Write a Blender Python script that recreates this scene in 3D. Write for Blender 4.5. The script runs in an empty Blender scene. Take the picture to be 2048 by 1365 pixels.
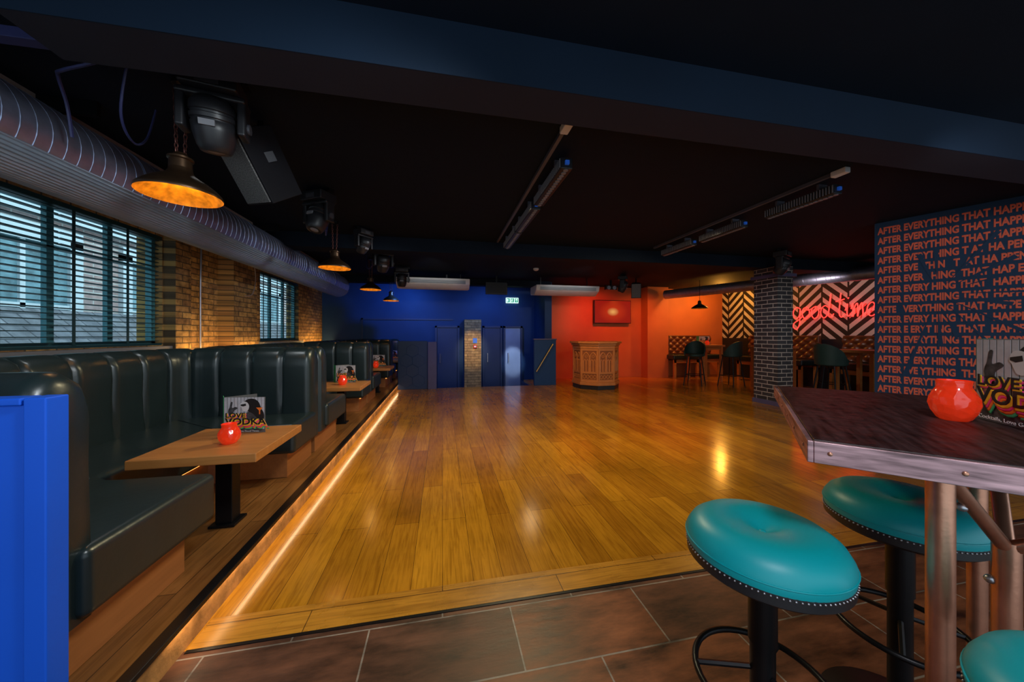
import bpy, bmesh, math, random
from mathutils import Vector, Matrix, Euler
random.seed(3)
S=bpy.context.scene
C=S.collection
pi=math.pi
try:
    S.view_settings.view_transform='Standard'
    S.view_settings.look='None'
except Exception: pass

# ---------------------------------------------------------------- materials
def nmat(name):
    m=bpy.data.materials.new(name); m.use_nodes=True
    nt=m.node_tree; b=nt.nodes.get('Principled BSDF')
    return m,nt,b
def N(nt,t,**k):
    n=nt.nodes.new(t)
    for a,v in k.items(): setattr(n,a,v)
    return n
def mathn(nt,op,a,b=None,c=None):
    n=N(nt,'ShaderNodeMath',operation=op)
    for i,v in enumerate((a,b,c)):
        if v is None: continue
        if isinstance(v,(int,float)): n.inputs[i].default_value=v
        else: nt.links.new(v,n.inputs[i])
    return n.outputs[0]
def mixc(nt,fac,a,b,blend='MIX'):
    n=N(nt,'ShaderNodeMix',data_type='RGBA',blend_type=blend)
    if isinstance(fac,(int,float)): n.inputs[0].default_value=fac
    else: nt.links.new(fac,n.inputs[0])
    for i,v in ((6,a),(7,b)):
        if isinstance(v,tuple): n.inputs[i].default_value=(*v[:3],1)
        else: nt.links.new(v,n.inputs[i])
    return n.outputs[2]
def mat(name,col,rough=.5,metal=0.0,emit=None,es=0.0,var=.18,scale=9.0,bump=0.0,coat=0.0,spec=None,vor=0,stretch=None):
    m,nt,b=nmat(name)
    tc=N(nt,'ShaderNodeTexCoord'); no=N(nt,'ShaderNodeTexNoise')
    no.inputs['Scale'].default_value=scale; no.inputs['Detail'].default_value=5
    src=tc.outputs['Object']
    if stretch:
        mp=N(nt,'ShaderNodeMapping'); mp.inputs['Scale'].default_value=stretch; nt.links.new(src,mp.inputs[0]); src=mp.outputs[0]
    nt.links.new(src,no.inputs['Vector'])
    fac=no.outputs['Fac']
    if var>.4:
        mr=N(nt,'ShaderNodeMapRange'); mr.inputs['From Min'].default_value=.3; mr.inputs['From Max'].default_value=.7
        nt.links.new(fac,mr.inputs[0]); fac=mr.outputs[0]
    lo=tuple(c*(1-var) for c in col); hi=tuple(min(1,c*(1+var)) for c in col)
    nt.links.new(mixc(nt,fac,lo,hi),b.inputs['Base Color'])
    b.inputs['Roughness'].default_value=rough; b.inputs['Metallic'].default_value=metal
    if coat: b.inputs['Coat Weight'].default_value=coat; b.inputs['Coat Roughness'].default_value=.15
    if spec is not None: b.inputs['Specular IOR Level'].default_value=spec
    if emit: b.inputs['Emission Color'].default_value=(*emit,1); b.inputs['Emission Strength'].default_value=es
    if bump or vor:
        bp=N(nt,'ShaderNodeBump'); bp.inputs['Strength'].default_value=bump or 1; bp.inputs['Distance'].default_value=.01
        if vor: n2=N(nt,'ShaderNodeTexVoronoi'); n2.inputs['Scale'].default_value=vor; o='Distance'
        else: n2=N(nt,'ShaderNodeTexNoise'); n2.inputs['Scale'].default_value=scale*6; o='Fac'
        nt.links.new(tc.outputs['Object'],n2.inputs['Vector'])
        nt.links.new(n2.outputs[o],bp.inputs['Height']); nt.links.new(bp.outputs['Normal'],b.inputs['Normal'])
        if vor: nt.links.new(bp.outputs['Normal'],b.inputs['Coat Normal'])
    return m
def swz(nt,order):
    tc=N(nt,'ShaderNodeTexCoord'); s=N(nt,'ShaderNodeSeparateXYZ'); c=N(nt,'ShaderNodeCombineXYZ')
    nt.links.new(tc.outputs['Object'],s.inputs[0])
    for i,a in enumerate(order):
        if a=='0': continue
        if a=='H':
            v=mathn(nt,'ADD',s.outputs[0],s.outputs[1])
            nt.links.new(v,c.inputs[i])
        else: nt.links.new(s.outputs['XYZ'.index(a)],c.inputs[i])
    return c.outputs[0]
def brickmat(name,order,c1,c2,mort,bw,rh,ms,rough=.8,bump=.6,offset=.5,noise=.35,nscale=12,rlo=None,grain=None,gf=.85,nstretch=None,spec=None,patch=0):
    m,nt,b=nmat(name)
    v=swz(nt,order)
    br=N(nt,'ShaderNodeTexBrick'); br.offset=offset
    nt.links.new(v,br.inputs['Vector'])
    br.inputs['Scale'].default_value=1; br.inputs['Brick Width'].default_value=bw; br.inputs['Row Height'].default_value=rh
    br.inputs['Mortar Size'].default_value=ms; br.inputs['Mortar Smooth'].default_value=.1
    br.inputs['Color1'].default_value=(*c1,1); br.inputs['Color2'].default_value=(*c2,1); br.inputs['Mortar'].default_value=(*mort,1)
    no=N(nt,'ShaderNodeTexNoise'); no.inputs['Scale'].default_value=nscale; no.inputs['Detail'].default_value=6; no.inputs['Roughness'].default_value=.65
    nv=v
    if nstretch:
        mp=N(nt,'ShaderNodeMapping'); mp.inputs['Scale'].default_value=nstretch; nt.links.new(v,mp.inputs[0]); nv=mp.outputs[0]
    nt.links.new(nv,no.inputs['Vector'])
    cr=N(nt,'ShaderNodeValToRGB'); cr.color_ramp.elements[0].position=.3; cr.color_ramp.elements[1].position=.7
    cr.color_ramp.elements[0].color=(1-noise,1-noise,1-noise,1); cr.color_ramp.elements[1].color=(1+noise*.6,)*3+(1,)
    nt.links.new(no.outputs['Fac'],cr.inputs[0])
    col=mixc(nt,1.0,br.outputs['Color'],cr.outputs[0],'MULTIPLY')
    if patch:
        n3=N(nt,'ShaderNodeTexNoise'); n3.inputs['Scale'].default_value=1.1; n3.inputs['Detail'].default_value=3; nt.links.new(v,n3.inputs['Vector'])
        c3=N(nt,'ShaderNodeValToRGB'); c3.color_ramp.elements[0].position=.35; c3.color_ramp.elements[1].position=.65
        c3.color_ramp.elements[0].color=(1-patch,1-patch,1-patch,1); c3.color_ramp.elements[1].color=(1.15,1.12,1.05,1)
        nt.links.new(n3.outputs['Fac'],c3.inputs[0]); col=mixc(nt,1.0,col,c3.outputs[0],'MULTIPLY')
    if grain:
        mp=N(nt,'ShaderNodeMapping'); mp.inputs['Scale'].default_value=grain
        nt.links.new(v,mp.inputs[0])
        g=N(nt,'ShaderNodeTexNoise'); g.inputs['Scale'].default_value=1; g.inputs['Detail'].default_value=4; g.inputs['Distortion'].default_value=1.6
        nt.links.new(mp.outputs[0],g.inputs['Vector'])
        cg=N(nt,'ShaderNodeValToRGB'); cg.color_ramp.elements[0].position=.34; cg.color_ramp.elements[1].position=.58
        cg.color_ramp.elements[0].color=(.55,.46,.36,1); cg.color_ramp.elements[1].color=(1.1,1.08,1.05,1)
        nt.links.new(g.outputs['Fac'],cg.inputs[0])
        col=mixc(nt,gf,col,cg.outputs[0],'MULTIPLY')
    nt.links.new(col,b.inputs['Base Color'])
    if spec is not None: b.inputs['Specular IOR Level'].default_value=spec
    if rlo is not None:
        mr=N(nt,'ShaderNodeMapRange'); mr.inputs['To Min'].default_value=rlo; mr.inputs['To Max'].default_value=rough
        nt.links.new(no.outputs['Fac'],mr.inputs[0]); nt.links.new(mr.outputs[0],b.inputs['Roughness'])
    else: b.inputs['Roughness'].default_value=rough
    bp=N(nt,'ShaderNodeBump'); bp.inputs['Strength'].default_value=bump; bp.inputs['Distance'].default_value=.01
    h=mathn(nt,'SUBTRACT',mathn(nt,'MULTIPLY',no.outputs['Fac'],.35),br.outputs['Fac'])
    nt.links.new(h,bp.inputs['Height']); nt.links.new(bp.outputs['Normal'],b.inputs['Normal'])
    return m

M={}
M['oak_floor']=brickmat('oak_floor','YX0',(.56,.245,.015),(.37,.145,.009),(.12,.045,.006),1.5,.16,.0014,rough=.25,bump=.07,offset=.37,noise=.34,nscale=.9,rlo=.10,grain=(2.6,44,1),gf=.6,spec=.6)
M['oak_border']=brickmat('oak_border','XY0',(.56,.25,.025),(.45,.19,.018),(.08,.03,.005),1.2,.16,.002,rough=.35,bump=.12,noise=.25,nscale=2,rlo=.2,grain=(3.0,46,1),gf=.6)
M['platform_wood']=brickmat('platform_wood','YX0',(.26,.11,.030),(.16,.065,.018),(.03,.012,.004),1.2,.13,.002,rough=.4,bump=.15,noise=.3,nscale=2,rlo=.22,grain=(3,46,1),gf=.6)
M['tile']=brickmat('slate_tile','XY0',(.22,.070,.026),(.10,.040,.022),(.32,.26,.21),.63,.32,.0038,rough=.6,bump=.9,noise=.9,nscale=2.6,rlo=.34,nstretch=(1.2,4,1),spec=.35)
M['brick']=brickmat('yellow_brick','YZ0',(.54,.31,.095),(.26,.13,.05),(.11,.07,.035),.225,.075,.007,rough=.85,bump=1.0,noise=.7,nscale=11,patch=.35)
M['brickH']=brickmat('yellow_brick_column','HZ0',(.60,.38,.14),(.38,.23,.09),(.18,.12,.05),.225,.075,.006,rough=.85,bump=.6,noise=.4,nscale=9)
M['brick_black']=brickmat('dark_brick','HZ0',(.055,.05,.055),(.032,.03,.033),(.50,.42,.36),.225,.075,.007,rough=.5,bump=1.0,noise=.4,nscale=9)
M['brick_out']=brickmat('outside_brick','YZ0',(.46,.30,.27),(.38,.28,.27),(.55,.52,.48),.5,.16,.015,rough=.9,bump=.3,noise=.3,nscale=4)
M['slate']=brickmat('outside_roof_slate','YX0',(.20,.20,.22),(.13,.13,.15),(.06,.06,.07),.3,.22,.012,rough=.8,bump=.6,noise=.5,nscale=4)
M['ceil']=mat('ceiling_black',(.0058,.0105,.0195),.75,var=.25,scale=2,spec=.15)
M['navy']=mat('navy_beam',(.0032,.0125,.030),.65,var=.2,scale=2,spec=.25)
M['soffit']=mat('soffit_grey',(.017,.020,.034),.7,var=.2,scale=3,spec=.25)
M['blue']=mat('blue_paint',(.014,.052,.155),.55,var=.15,scale=3,spec=.25)
M['blue_dark']=mat('dark_blue_paint',(.009,.034,.11),.45,var=.15,scale=3)
M['ledge']=mat('dark_ledge',(.012,.014,.02),.5,var=.15,scale=3)
M['blue_vivid']=mat('vivid_blue_paint',(.006,.10,.68),.5,var=.12,scale=2,spec=.3)
M['blue_door']=mat('pale_blue_door',(.24,.32,.48),.35,var=.15,scale=3)
M['orange']=mat('orange_paint',(.55,.15,.04),.6,var=.25,scale=1.5)
M['mural_blue']=mat('mural_navy',(.020,.048,.098),.75,var=.10,scale=3,spec=.2)
M['coral']=mat('coral_lettering',(.76,.14,.075),.6,var=.15,scale=8,spec=.2)
M['leather']=mat('black_green_leather',(.013,.023,.025),.31,var=.25,scale=6,bump=.06,spec=.6)
M['teal']=mat('turquoise_vinyl',(.0,.36,.41),.42,var=.08,scale=5,bump=.03)
M['black']=mat('black_metal',(.012,.012,.014),.35,metal=.6,var=.2)
M['blackp']=mat('black_plastic',(.016,.016,.019),.4,var=.2)
M['cab']=mat('black_speaker_paint',(.009,.009,.012),.75,var=.2,spec=.2)
M['grille']=mat('speaker_grille',(.13,.125,.12),.6,metal=.2,var=.7,scale=140)
M['steel']=mat('galvanised_steel',(.38,.44,.62),.42,metal=.85,var=.30,scale=14,bump=.04)
M['duct_reflection']=mat('painted_blind_reflection',(.33,.41,.50),.38,metal=.30,var=.2,scale=12)  # pale tone stands in for the window blinds reflected in the duct
M['silver']=mat('silver_metal',(.55,.55,.6),.35,metal=.9,var=.15)
M['rail']=mat('grey_track_rail',(.16,.16,.20),.45,metal=.6,var=.15)
M['band']=mat('worn_copper_steel_band',(.44,.27,.29),.42,metal=.7,var=.62,scale=3,bump=.02,stretch=(3,3,28))
M['copper']=mat('copper_tube',(.66,.32,.21),.34,metal=.85,var=.25,scale=20,bump=.03)
M['darktop']=mat('dark_stained_tabletop',(.030,.015,.016),.42,var=.95,scale=4,bump=.35,spec=.35,stretch=(2,16,4))
M['bronze']=mat('bronze_shade',(.10,.055,.03),.38,metal=.85,var=.3,scale=12)
M['gold_in']=mat('gold_reflector',(.50,.24,.02),.5,metal=.3,var=.6,scale=22,emit=(1,.38,.02),es=.07)
M['bulb']=mat('warm_bulb',(1,.7,.3),.4,emit=(1,.5,.12),es=1.0)
M['led_soft']=mat('warm_led_soft',(1,.6,.3),.4,emit=(1,.42,.08),es=2)
M['white']=mat('white_plastic',(.75,.75,.75),.45,var=.06)
M['grey']=mat('grey_plastic',(.2,.2,.22),.45,var=.1)
M['dgrey']=mat('dark_grey_plastic',(.05,.05,.06),.45,var=.1)
M['paper']=mat('menu_card_paper',(.12,.12,.12),.6,var=.4,scale=12)
M['backdrop']=mat('menu_picture_boards',(.50,.51,.56),.6,var=.4,scale=30)
M['ink']=mat('black_ink',(.008,.008,.010),.6)
M['pale']=mat('pale_grey_print',(.66,.66,.67),.6,var=.2)
M['mid']=mat('mid_grey_print',(.05,.05,.055),.6,var=.8,scale=60)
M['yellow']=mat('yellow_print',(.95,.55,.02),.6)
M['pink']=mat('pink_print',(.9,.05,.25),.6)
M['green']=mat('green_print',(.05,.5,.2),.6)
M['orange_ink']=mat('orange_print',(.95,.2,.02),.6)
M['red_glass']=mat('red_candle_glass',(.70,.028,.008),.16,emit=(1,.045,.008),es=.28,var=.35,scale=30,coat=.7,bump=.35,vor=42)
M['wax']=mat('candle_glow',(1,.4,.1),.5,emit=(1,.25,.04),es=1.5)
M['red']=mat('red_plastic',(.7,.03,.02),.4)
M['signblue']=mat('blue_sign',(.05,.2,.7),.5)
M['neon']=mat('red_neon',(1,.05,.03),.4,emit=(1,.025,.02),es=4)
M['blind']=mat('teal_blind_slats',(.010,.05,.06),.4,var=.2)
M['frame']=mat('teal_window_frame',(.05,.20,.24),.45,var=.15)
M['tan']=mat('tan_plaster',(.26,.19,.17),.7)
M['pulpit']=mat('carved_oak',(.56,.20,.050),.45,var=.2,scale=12,bump=.1)
M['pulpit_dark']=mat('carved_oak_painted_shade',(.28,.085,.02),.6,var=.25,scale=12)  # darker copy of the oak; recess shade put into the colour
M['brown_leather']=mat('tufted_brown_leather',(.14,.045,.018),.30,var=.25)
M['green_velvet']=mat('dark_green_velvet',(.006,.03,.022),.6,var=.3)
M['cable']=mat('cable_blue_black',(.03,.035,.12),.5)
M['chain']=mat('rusty_chain',(.14,.05,.04),.5,metal=.7)
M['brass']=mat('brass',(.6,.35,.1),.35,metal=.9)
M['concrete']=mat('outside_stone',(.62,.67,.70),.9,var=.2,scale=2)
M['outglass']=mat('outside_glass',(.16,.27,.31),.25,var=.5,scale=3)
M['purplepost']=mat('grey_purple_post',(.10,.085,.17),.5)
M['lensblue']=mat('blue_lens',(.02,.1,.5),.25,emit=(.04,.2,1),es=.12)
M['rust_step']=mat('rusty_step_face',(.42,.20,.06),.55,var=.5,scale=12,bump=.2)
def woodmat(name,c1,c2,axis='X',rough=.35):
    m,nt,b=nmat(name)
    tc=N(nt,'ShaderNodeTexCoord'); mp=N(nt,'ShaderNodeMapping')
    mp.inputs['Scale'].default_value=(3,30,30) if axis=='X' else (30,3,30)
    nt.links.new(tc.outputs['Object'],mp.inputs[0])
    no=N(nt,'ShaderNodeTexNoise'); no.inputs['Scale'].default_value=1; no.inputs['Detail'].default_value=5; no.inputs['Distortion'].default_value=1
    nt.links.new(mp.outputs[0],no.inputs['Vector'])
    nt.links.new(mixc(nt,no.outputs['Fac'],c1,c2),b.inputs['Base Color']); b.inputs['Roughness'].default_value=rough
    return m
M['table_oak']=woodmat('oak_tabletop',(.36,.12,.024),(.60,.25,.07))
M['base_oak']=woodmat('booth_base_oak',(.26,.085,.022),(.44,.16,.045),'Y',.45)
def glassmat():
    m,nt,b=nmat('window_glass')
    out=nt.nodes['Material Output']; tr=N(nt,'ShaderNodeBsdfTransparent'); gl=N(nt,'ShaderNodeBsdfGlossy'); gl.inputs['Roughness'].default_value=.05
    mx=N(nt,'ShaderNodeMixShader'); mx.inputs[0].default_value=.05
    tr.inputs[0].default_value=(.80,.96,1,1)
    nt.links.new(tr.outputs[0],mx.inputs[1]); nt.links.new(gl.outputs[0],mx.inputs[2]); nt.links.new(mx.outputs[0],out.inputs[0])
    return m
M['glass']=glassmat()
def chevmat():
    m,nt,b=nmat('chevron_mural')
    tc=N(nt,'ShaderNodeTexCoord'); s=N(nt,'ShaderNodeSeparateXYZ'); nt.links.new(tc.outputs['Object'],s.inputs[0])
    band=mathn(nt,'DIVIDE',s.outputs[1],.55)
    p=mathn(nt,'PINGPONG',s.outputs[1],.55)
    idx=mathn(nt,'FLOOR',band)
    off=mathn(nt,'MULTIPLY',mathn(nt,'FRACT',mathn(nt,'MULTIPLY',idx,.37)),.34)
    v=mathn(nt,'ADD',mathn(nt,'MULTIPLY_ADD',p,.9,s.outputs[2]),off)
    f=mathn(nt,'FRACT',mathn(nt,'DIVIDE',v,.25))
    k=mathn(nt,'GREATER_THAN',f,.52)
    edge=mathn(nt,'GREATER_THAN',mathn(nt,'PINGPONG',mathn(nt,'FRACT',band),.5),.035)
    k=mathn(nt,'MULTIPLY',k,edge)
    nt.links.new(mixc(nt,k,(.008,.007,.009),(.62,.58,.56)),b.inputs['Base Color']); b.inputs['Roughness'].default_value=.65
    return m
M['chev']=chevmat()
def tvmat():
    m,nt,b=nmat('tv_picture')
    tc=N(nt,'ShaderNodeTexCoord'); g=N(nt,'ShaderNodeTexGradient',gradient_type='SPHERICAL')
    mp=N(nt,'ShaderNodeMapping'); mp.inputs['Scale'].default_value=(2.0,1,3.0)
    nt.links.new(tc.outputs['Object'],mp.inputs[0]); nt.links.new(mp.outputs[0],g.inputs[0])
    cr=N(nt,'ShaderNodeValToRGB'); e=cr.color_ramp.elements
    e[0].color=(.35,.010,.004,1); e[1].color=(1,.45,.12,1); e[1].position=.95
    x=e.new(.6); x.color=(.55,.03,.006,1)
    nt.links.new(g.outputs[0],cr.inputs[0]); nt.links.new(cr.outputs[0],b.inputs['Emission Color']); b.inputs['Emission Strength'].default_value=.75
    b.inputs['Base Color'].default_value=(.02,.01,.01,1); b.inputs['Roughness'].default_value=.2
    return m
M['tv']=tvmat()

# ---------------------------------------------------------------- geometry
def gbox(x0,x1,y0,y1,z0,z1):
    v=[(x,y,z) for z in (z0,z1) for y in (y0,y1) for x in (x0,x1)]
    f=[(0,2,3,1),(4,5,7,6),(0,1,5,4),(2,6,7,3),(0,4,6,2),(1,3,7,5)]
    return v,f
def gprism(poly,z0,z1):
    n=len(poly); v=[(x,y,z0) for x,y in poly]+[(x,y,z1) for x,y in poly]
    f=[tuple(range(n))[::-1],tuple(range(n,2*n))]+[(i,(i+1)%n,n+(i+1)%n,n+i) for i in range(n)]
    return v,f
def glathe(prof,seg=40):
    v=[];f=[];rings=[]
    for r,z in prof:
        if r<1e-6: rings.append([len(v)]); v.append((0,0,z))
        else:
            rings.append(list(range(len(v),len(v)+seg)))
            v+=[(r*math.cos(2*pi*i/seg),r*math.sin(2*pi*i/seg),z) for i in range(seg)]
    for a,b in zip(rings,rings[1:]):
        for i in range(seg):
            j=(i+1)%seg
            if len(a)==1 and len(b)==1: continue
            if len(a)==1: f.append((a[0],b[i],b[j]))
            elif len(b)==1: f.append((a[i],a[j],b[0]))
            else: f.append((a[i],a[j],b[j],b[i]))
    return v,f
def gcyl(r,z0,z1,seg=24,r2=None):
    return glathe([(0,z0),(r,z0),(r if r2 is None else r2,z1),(0,z1)],seg)
def gtube(pts,r,seg=8,closed=False):
    P=[Vector(p) for p in pts]; n=len(P); v=[];f=[]
    def tan(i):
        if closed: return (P[(i+1)%n]-P[i-1]).normalized()
        a=P[max(i-1,0)]; b=P[min(i+1,n-1)]; return (b-a).normalized()
    t=tan(0); u=t.orthogonal().normalized()
    for i in range(n):
        t=tan(i); u=(u-t*u.dot(t)); u=u.normalized() if u.length>1e-6 else t.orthogonal().normalized(); w=t.cross(u)
        for k in range(seg):
            a=2*pi*k/seg; v.append(tuple(P[i]+u*r*math.cos(a)+w*r*math.sin(a)))
    for i in range(n if closed else n-1):
        for k in range(seg):
            a=i*seg+k; b=i*seg+(k+1)%seg; j=(i+1)%n
            f.append((a,b,j*seg+(k+1)%seg,j*seg+k))
    if not closed: f+= [tuple(range(seg))[::-1],tuple(range((n-1)*seg,n*seg))]
    return v,f
def gsph(r,c=(0,0,0),seg=8,rings=5,s=(1,1,1)):
    pr=[(r*math.sin(pi*i/rings),-r*math.cos(pi*i/rings)) for i in range(rings+1)]
    pr[0]=(0,-r); pr[-1]=(0,r)
    v,f=glathe(pr,seg); return [(x*s[0]+c[0],y*s[1]+c[1],z*s[2]+c[2]) for x,y,z in v],f
def gx(g,loc=(0,0,0),rot=(0,0,0),scale=(1,1,1)):
    Mx=Matrix.Translation(loc)@Euler(rot).to_matrix().to_4x4()@Matrix.Diagonal((*scale,1))
    return [tuple(Mx@Vector(p)) for p in g[0]],g[1]
def catmull(P,k=6,closed=False):
    out=[];n=len(P);P=[Vector(p) for p in P]
    for i in range(n if closed else n-1):
        if closed: a,b,c,d=P[i-1],P[i],P[(i+1)%n],P[(i+2)%n]
        else: a,b,c,d=P[max(i-1,0)],P[i],P[i+1],P[min(i+2,n-1)]
        for j in range(k):
            t=j/k; out.append(.5*((2*b)+(c-a)*t+(2*a-5*b+4*c-d)*t*t+(3*b-a-3*c+d)*t**3))
    if not closed: out.append(P[-1])
    return out
def mk(name,geos,m,parent=None,loc=(0,0,0),rot=(0,0,0),smooth=False,bevel=0,seg=3,label=None,kind=None,cat=None):
    if isinstance(geos,tuple): geos=[geos]
    V=[];F=[]
    for v,f in geos:
        o=len(V); V+=[tuple(p) for p in v]; F+=[tuple(i+o for i in q) for q in f]
    me=bpy.data.meshes.new(name); me.from_pydata(V,[],F)
    bm=bmesh.new(); bm.from_mesh(me); bmesh.ops.recalc_face_normals(bm,faces=bm.faces); bm.to_mesh(me); bm.free()
    if smooth:
        for p in me.polygons: p.use_smooth=True
        try: me.set_sharp_from_angle(angle=math.radians(50))
        except Exception: pass
    me.materials.append(M[m] if isinstance(m,str) else m)
    ob=bpy.data.objects.new(name,me); C.objects.link(ob)
    ob.location=loc; ob.rotation_euler=rot
    if parent: ob.parent=parent
    if bevel:
        b=ob.modifiers.new('bevel','BEVEL'); b.width=bevel; b.segments=seg; b.limit_method='ANGLE'; b.angle_limit=math.radians(35)
        for p in me.polygons: p.use_smooth=True
        ob.modifiers.new('wn','WEIGHTED_NORMAL')
    if label: ob['label']=label
    if cat: ob['category']=cat
    if kind: ob['kind']=kind
    return ob
def mks(name,geos,m,parent,**k):
    for g in geos: mk(name,g,m,parent=parent,**k)
def thing(name,label,cat,loc=(0,0,0),rz=0,group=None):
    e=bpy.data.objects.new(name,None); C.objects.link(e); e.empty_display_size=.05
    e.location=loc; e.rotation_euler=(0,0,rz); e['label']=label; e['category']=cat
    if group: e['group']=group
    return e
def copy_thing(src,loc,rz=None,label=None):
    n=src.copy(); C.objects.link(n); n.location=loc
    if rz is not None: n.rotation_euler=(src.rotation_euler[0],src.rotation_euler[1],rz)
    if label: n['label']=label
    def rec(s,d):
        for ch in list(s.children):
            c=ch.copy(); C.objects.link(c); c.parent=d; rec(ch,c)
    rec(src,n); return n
def struct(name,geos,m,**k): return mk(name,geos,m,kind='structure',**k)
def text(name,body,size,m,parent,loc,rz=0,xs=1,ext=.0002,off=0):
    cu=bpy.data.curves.new(name,'FONT'); cu.body=body; cu.size=size; cu.extrude=ext
    cu.bevel_depth=off; cu.bevel_resolution=0
    cu.resolution_u=3
    ob=bpy.data.objects.new(name+'_tmp',cu); C.objects.link(ob)
    bpy.context.view_layer.update()
    me=bpy.data.meshes.new_from_object(ob.evaluated_get(bpy.context.evaluated_depsgraph_get()))
    bpy.data.objects.remove(ob); me.materials.clear(); me.materials.append(M[m])
    zs=.0003/max(off,.0003) if off else 1
    for v in me.vertices: v.co.z*=zs
    o=bpy.data.objects.new(name,me); C.objects.link(o); o.parent=parent; o.location=loc; o.rotation_euler=(pi/2,0,rz); o.scale=(xs,1,1)
    return o
def light(name,kind,loc,power,col,size=.05,rot=(0,0,0),sy=None,spot=None,blend=.5,parent=None,target=None):
    l=bpy.data.lights.new(name,kind); l.energy=power; l.color=col
    if kind=='AREA':
        l.size=size
        if sy: l.shape='RECTANGLE'; l.size_y=sy
    else: l.shadow_soft_size=size
    if kind=='SPOT': l.spot_size=math.radians(spot); l.spot_blend=blend
    o=bpy.data.objects.new(name,l); C.objects.link(o); o.location=loc; o.rotation_euler=rot
    if target: o.rotation_euler=(Vector(target)-Vector(loc)).to_track_quat('-Z','Y').to_euler()
    if parent: o.parent=parent
    return o

CZ=2.75; PZ=.14; WX=-3.2; BY=10.1
# ---------------------------------------------------------------- structure
struct('floor',gprism([(-1.06,1.64),(9,1.64),(9,9.6),(2.3,9.6),(2.3,8.5),(-.25,8.5),(-.25,BY),(-1.06,BY)],-.06,0),'oak_floor')
struct('floor.001',gbox(-3.2,9,-1.6,1.64,-.06,0),'tile')
struct('floor.002',gbox(-.25,2.9,8.5,BY,-.56,-.5),'blue_dark')
struct('trim_1',gbox(-1.03,6.5,1.64,1.80,0,.004),'oak_border')
struct('trim_2',gbox(-1.03,5,1.625,1.64,0,.003),'black')
struct('floor.003',gbox(WX,-1.05,1.22,BY,.0,PZ-.002),'platform_wood')
struct('trim_3',gbox(-1.07,-1.02,1.22,BY,PZ-.02,PZ+.002),'black',bevel=.003)
struct('trim_4',gbox(-1.05,-1.04,1.22,BY,0,PZ-.02),'rust_step')
struct('ceiling',gbox(WX,9.2,-1.6,BY,CZ,CZ+.1),'ceil')
struct('trim_5',gbox(-1.62,9,1.60,1.606,2.5,CZ),'navy')
struct('trim_6',gbox(-1.62,9,1.606,1.85,2.5,CZ),'soffit')
struct('trim_7',gbox(WX,9,5.3,5.6,2.55,CZ),'ceil')
struct('trim_8',gbox(WX,2.9,8.9,9.2,2.6,CZ),'ceil')
struct('trim_9',gbox(-2.47,-2.40,1.86,8.8,2.69,CZ),'tan')
Z0,Z1=1.18,2.44
wins=[(1.5,4.71),(6.89,8.55)]
g=[gbox(WX-.25,WX,-1.6,BY,-.06,Z0),gbox(WX-.25,WX,-1.6,BY,Z1,CZ),gbox(WX-.25,WX,-1.6,1.5,Z0,Z1),gbox(WX-.25,WX,4.71,6.89,Z0,Z1),gbox(WX-.25,WX,8.55,BY,Z0,Z1)]
struct('wall_left',g,'brick')
struct('trim_10',gbox(WX,WX+.20,5.72,6.36,0,2.6),'brick')
struct('trim_11',[gbox(WX,-2.47,1.22,BY,PZ,1.02)],'ledge',label='boxed ledge behind the booths')
struct('trim_21',gbox(WX,WX+.12,4.73,4.98,1.02,2.6),'brick')
for i,(a,b) in enumerate(wins):
    nd=6 if i==0 else 3
    w=struct('window_%d'%(i+1),[gbox(WX-.13,WX-.07,a,b,Z0,Z0+.05),gbox(WX-.13,WX-.07,a,b,Z1-.05,Z1),gbox(WX-.13,WX-.07,a,a+.05,Z0,Z1),gbox(WX-.13,WX-.07,b-.05,b,Z0,Z1)]
      +[gbox(WX-.12,WX-.08,y-.028,y+.028,Z0,Z1) for y in [a+(b-a)*k/nd for k in range(1,nd)]]
      +[gbox(WX-.12,WX-.08,a,b,z-.014,z+.014) for z in (2.05,)],'frame')
    mk('glass_pane',gbox(WX-.102,WX-.098,a+.05,b-.05,Z0+.05,Z1-.05),'glass',parent=w)
    sl=[]
    pitch=.050
    n=int((Z1-Z0-.05)/pitch)
    for k in range(n):
        z=Z0+.05+k*pitch
        y=a+.02
        while y<b-.05:
            e=min(y+1.06,b-.02)
            sl.append(gx(gbox(-.024,.024,0,e-y-.02,-.0035,.0035),loc=(WX-.03,y,z),rot=(0,math.radians(-2),0)))
            y+=1.06
    mk('blind_slats',sl,'blind',parent=w)
    mk('blind_head_rail',gbox(WX-.06,WX,a,b,Z1-.04,Z1+.0),'blind',parent=w)
    mk('blind_bottom_rail',gbox(WX-.055,WX-.005,a,b,Z0+.0,Z0+.022),'blind',parent=w)
    y=a+.12
    while y<b:
        mk('blind_tape',gbox(WX-.004,WX-.001,y-.014,y+.014,Z0+.02,Z1-.04),'blind',parent=w); y+=.53
    struct('trim_%d'%(12+i),gbox(WX-.005,WX+.09,a-.05,b+.05,Z0-.06,Z0-.01),'grey')
struct('wall_back',[gbox(WX,2.9,BY,BY+.2,-.5,CZ)],'blue')
struct('wall_back.001',[gbox(3.02,9,9.6,9.8,0,CZ)],'orange')
struct('wall_return',[gbox(2.96,3.01,9.6,BY,-.5,CZ)],'orange')
struct('trim_14',gbox(6.05,6.75,9.25,9.6,0,CZ),'orange')
struct('trim_15',gbox(2.75,2.95,9.0,BY,-.5,CZ),'blue')
struct('wall_right',gbox(9,9.2,-1.6,9.6,0,1.2),'ledge')
struct('wall_right.001',gbox(9,9.2,-1.6,9.6,1.2,CZ),'chev')
struct('trim_16',[gbox(-2.2,.3,BY-.03,BY,1.72,1.76),gbox(-2.2,-2.16,BY-.03,BY,1.1,1.76)],'blue_dark')
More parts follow.
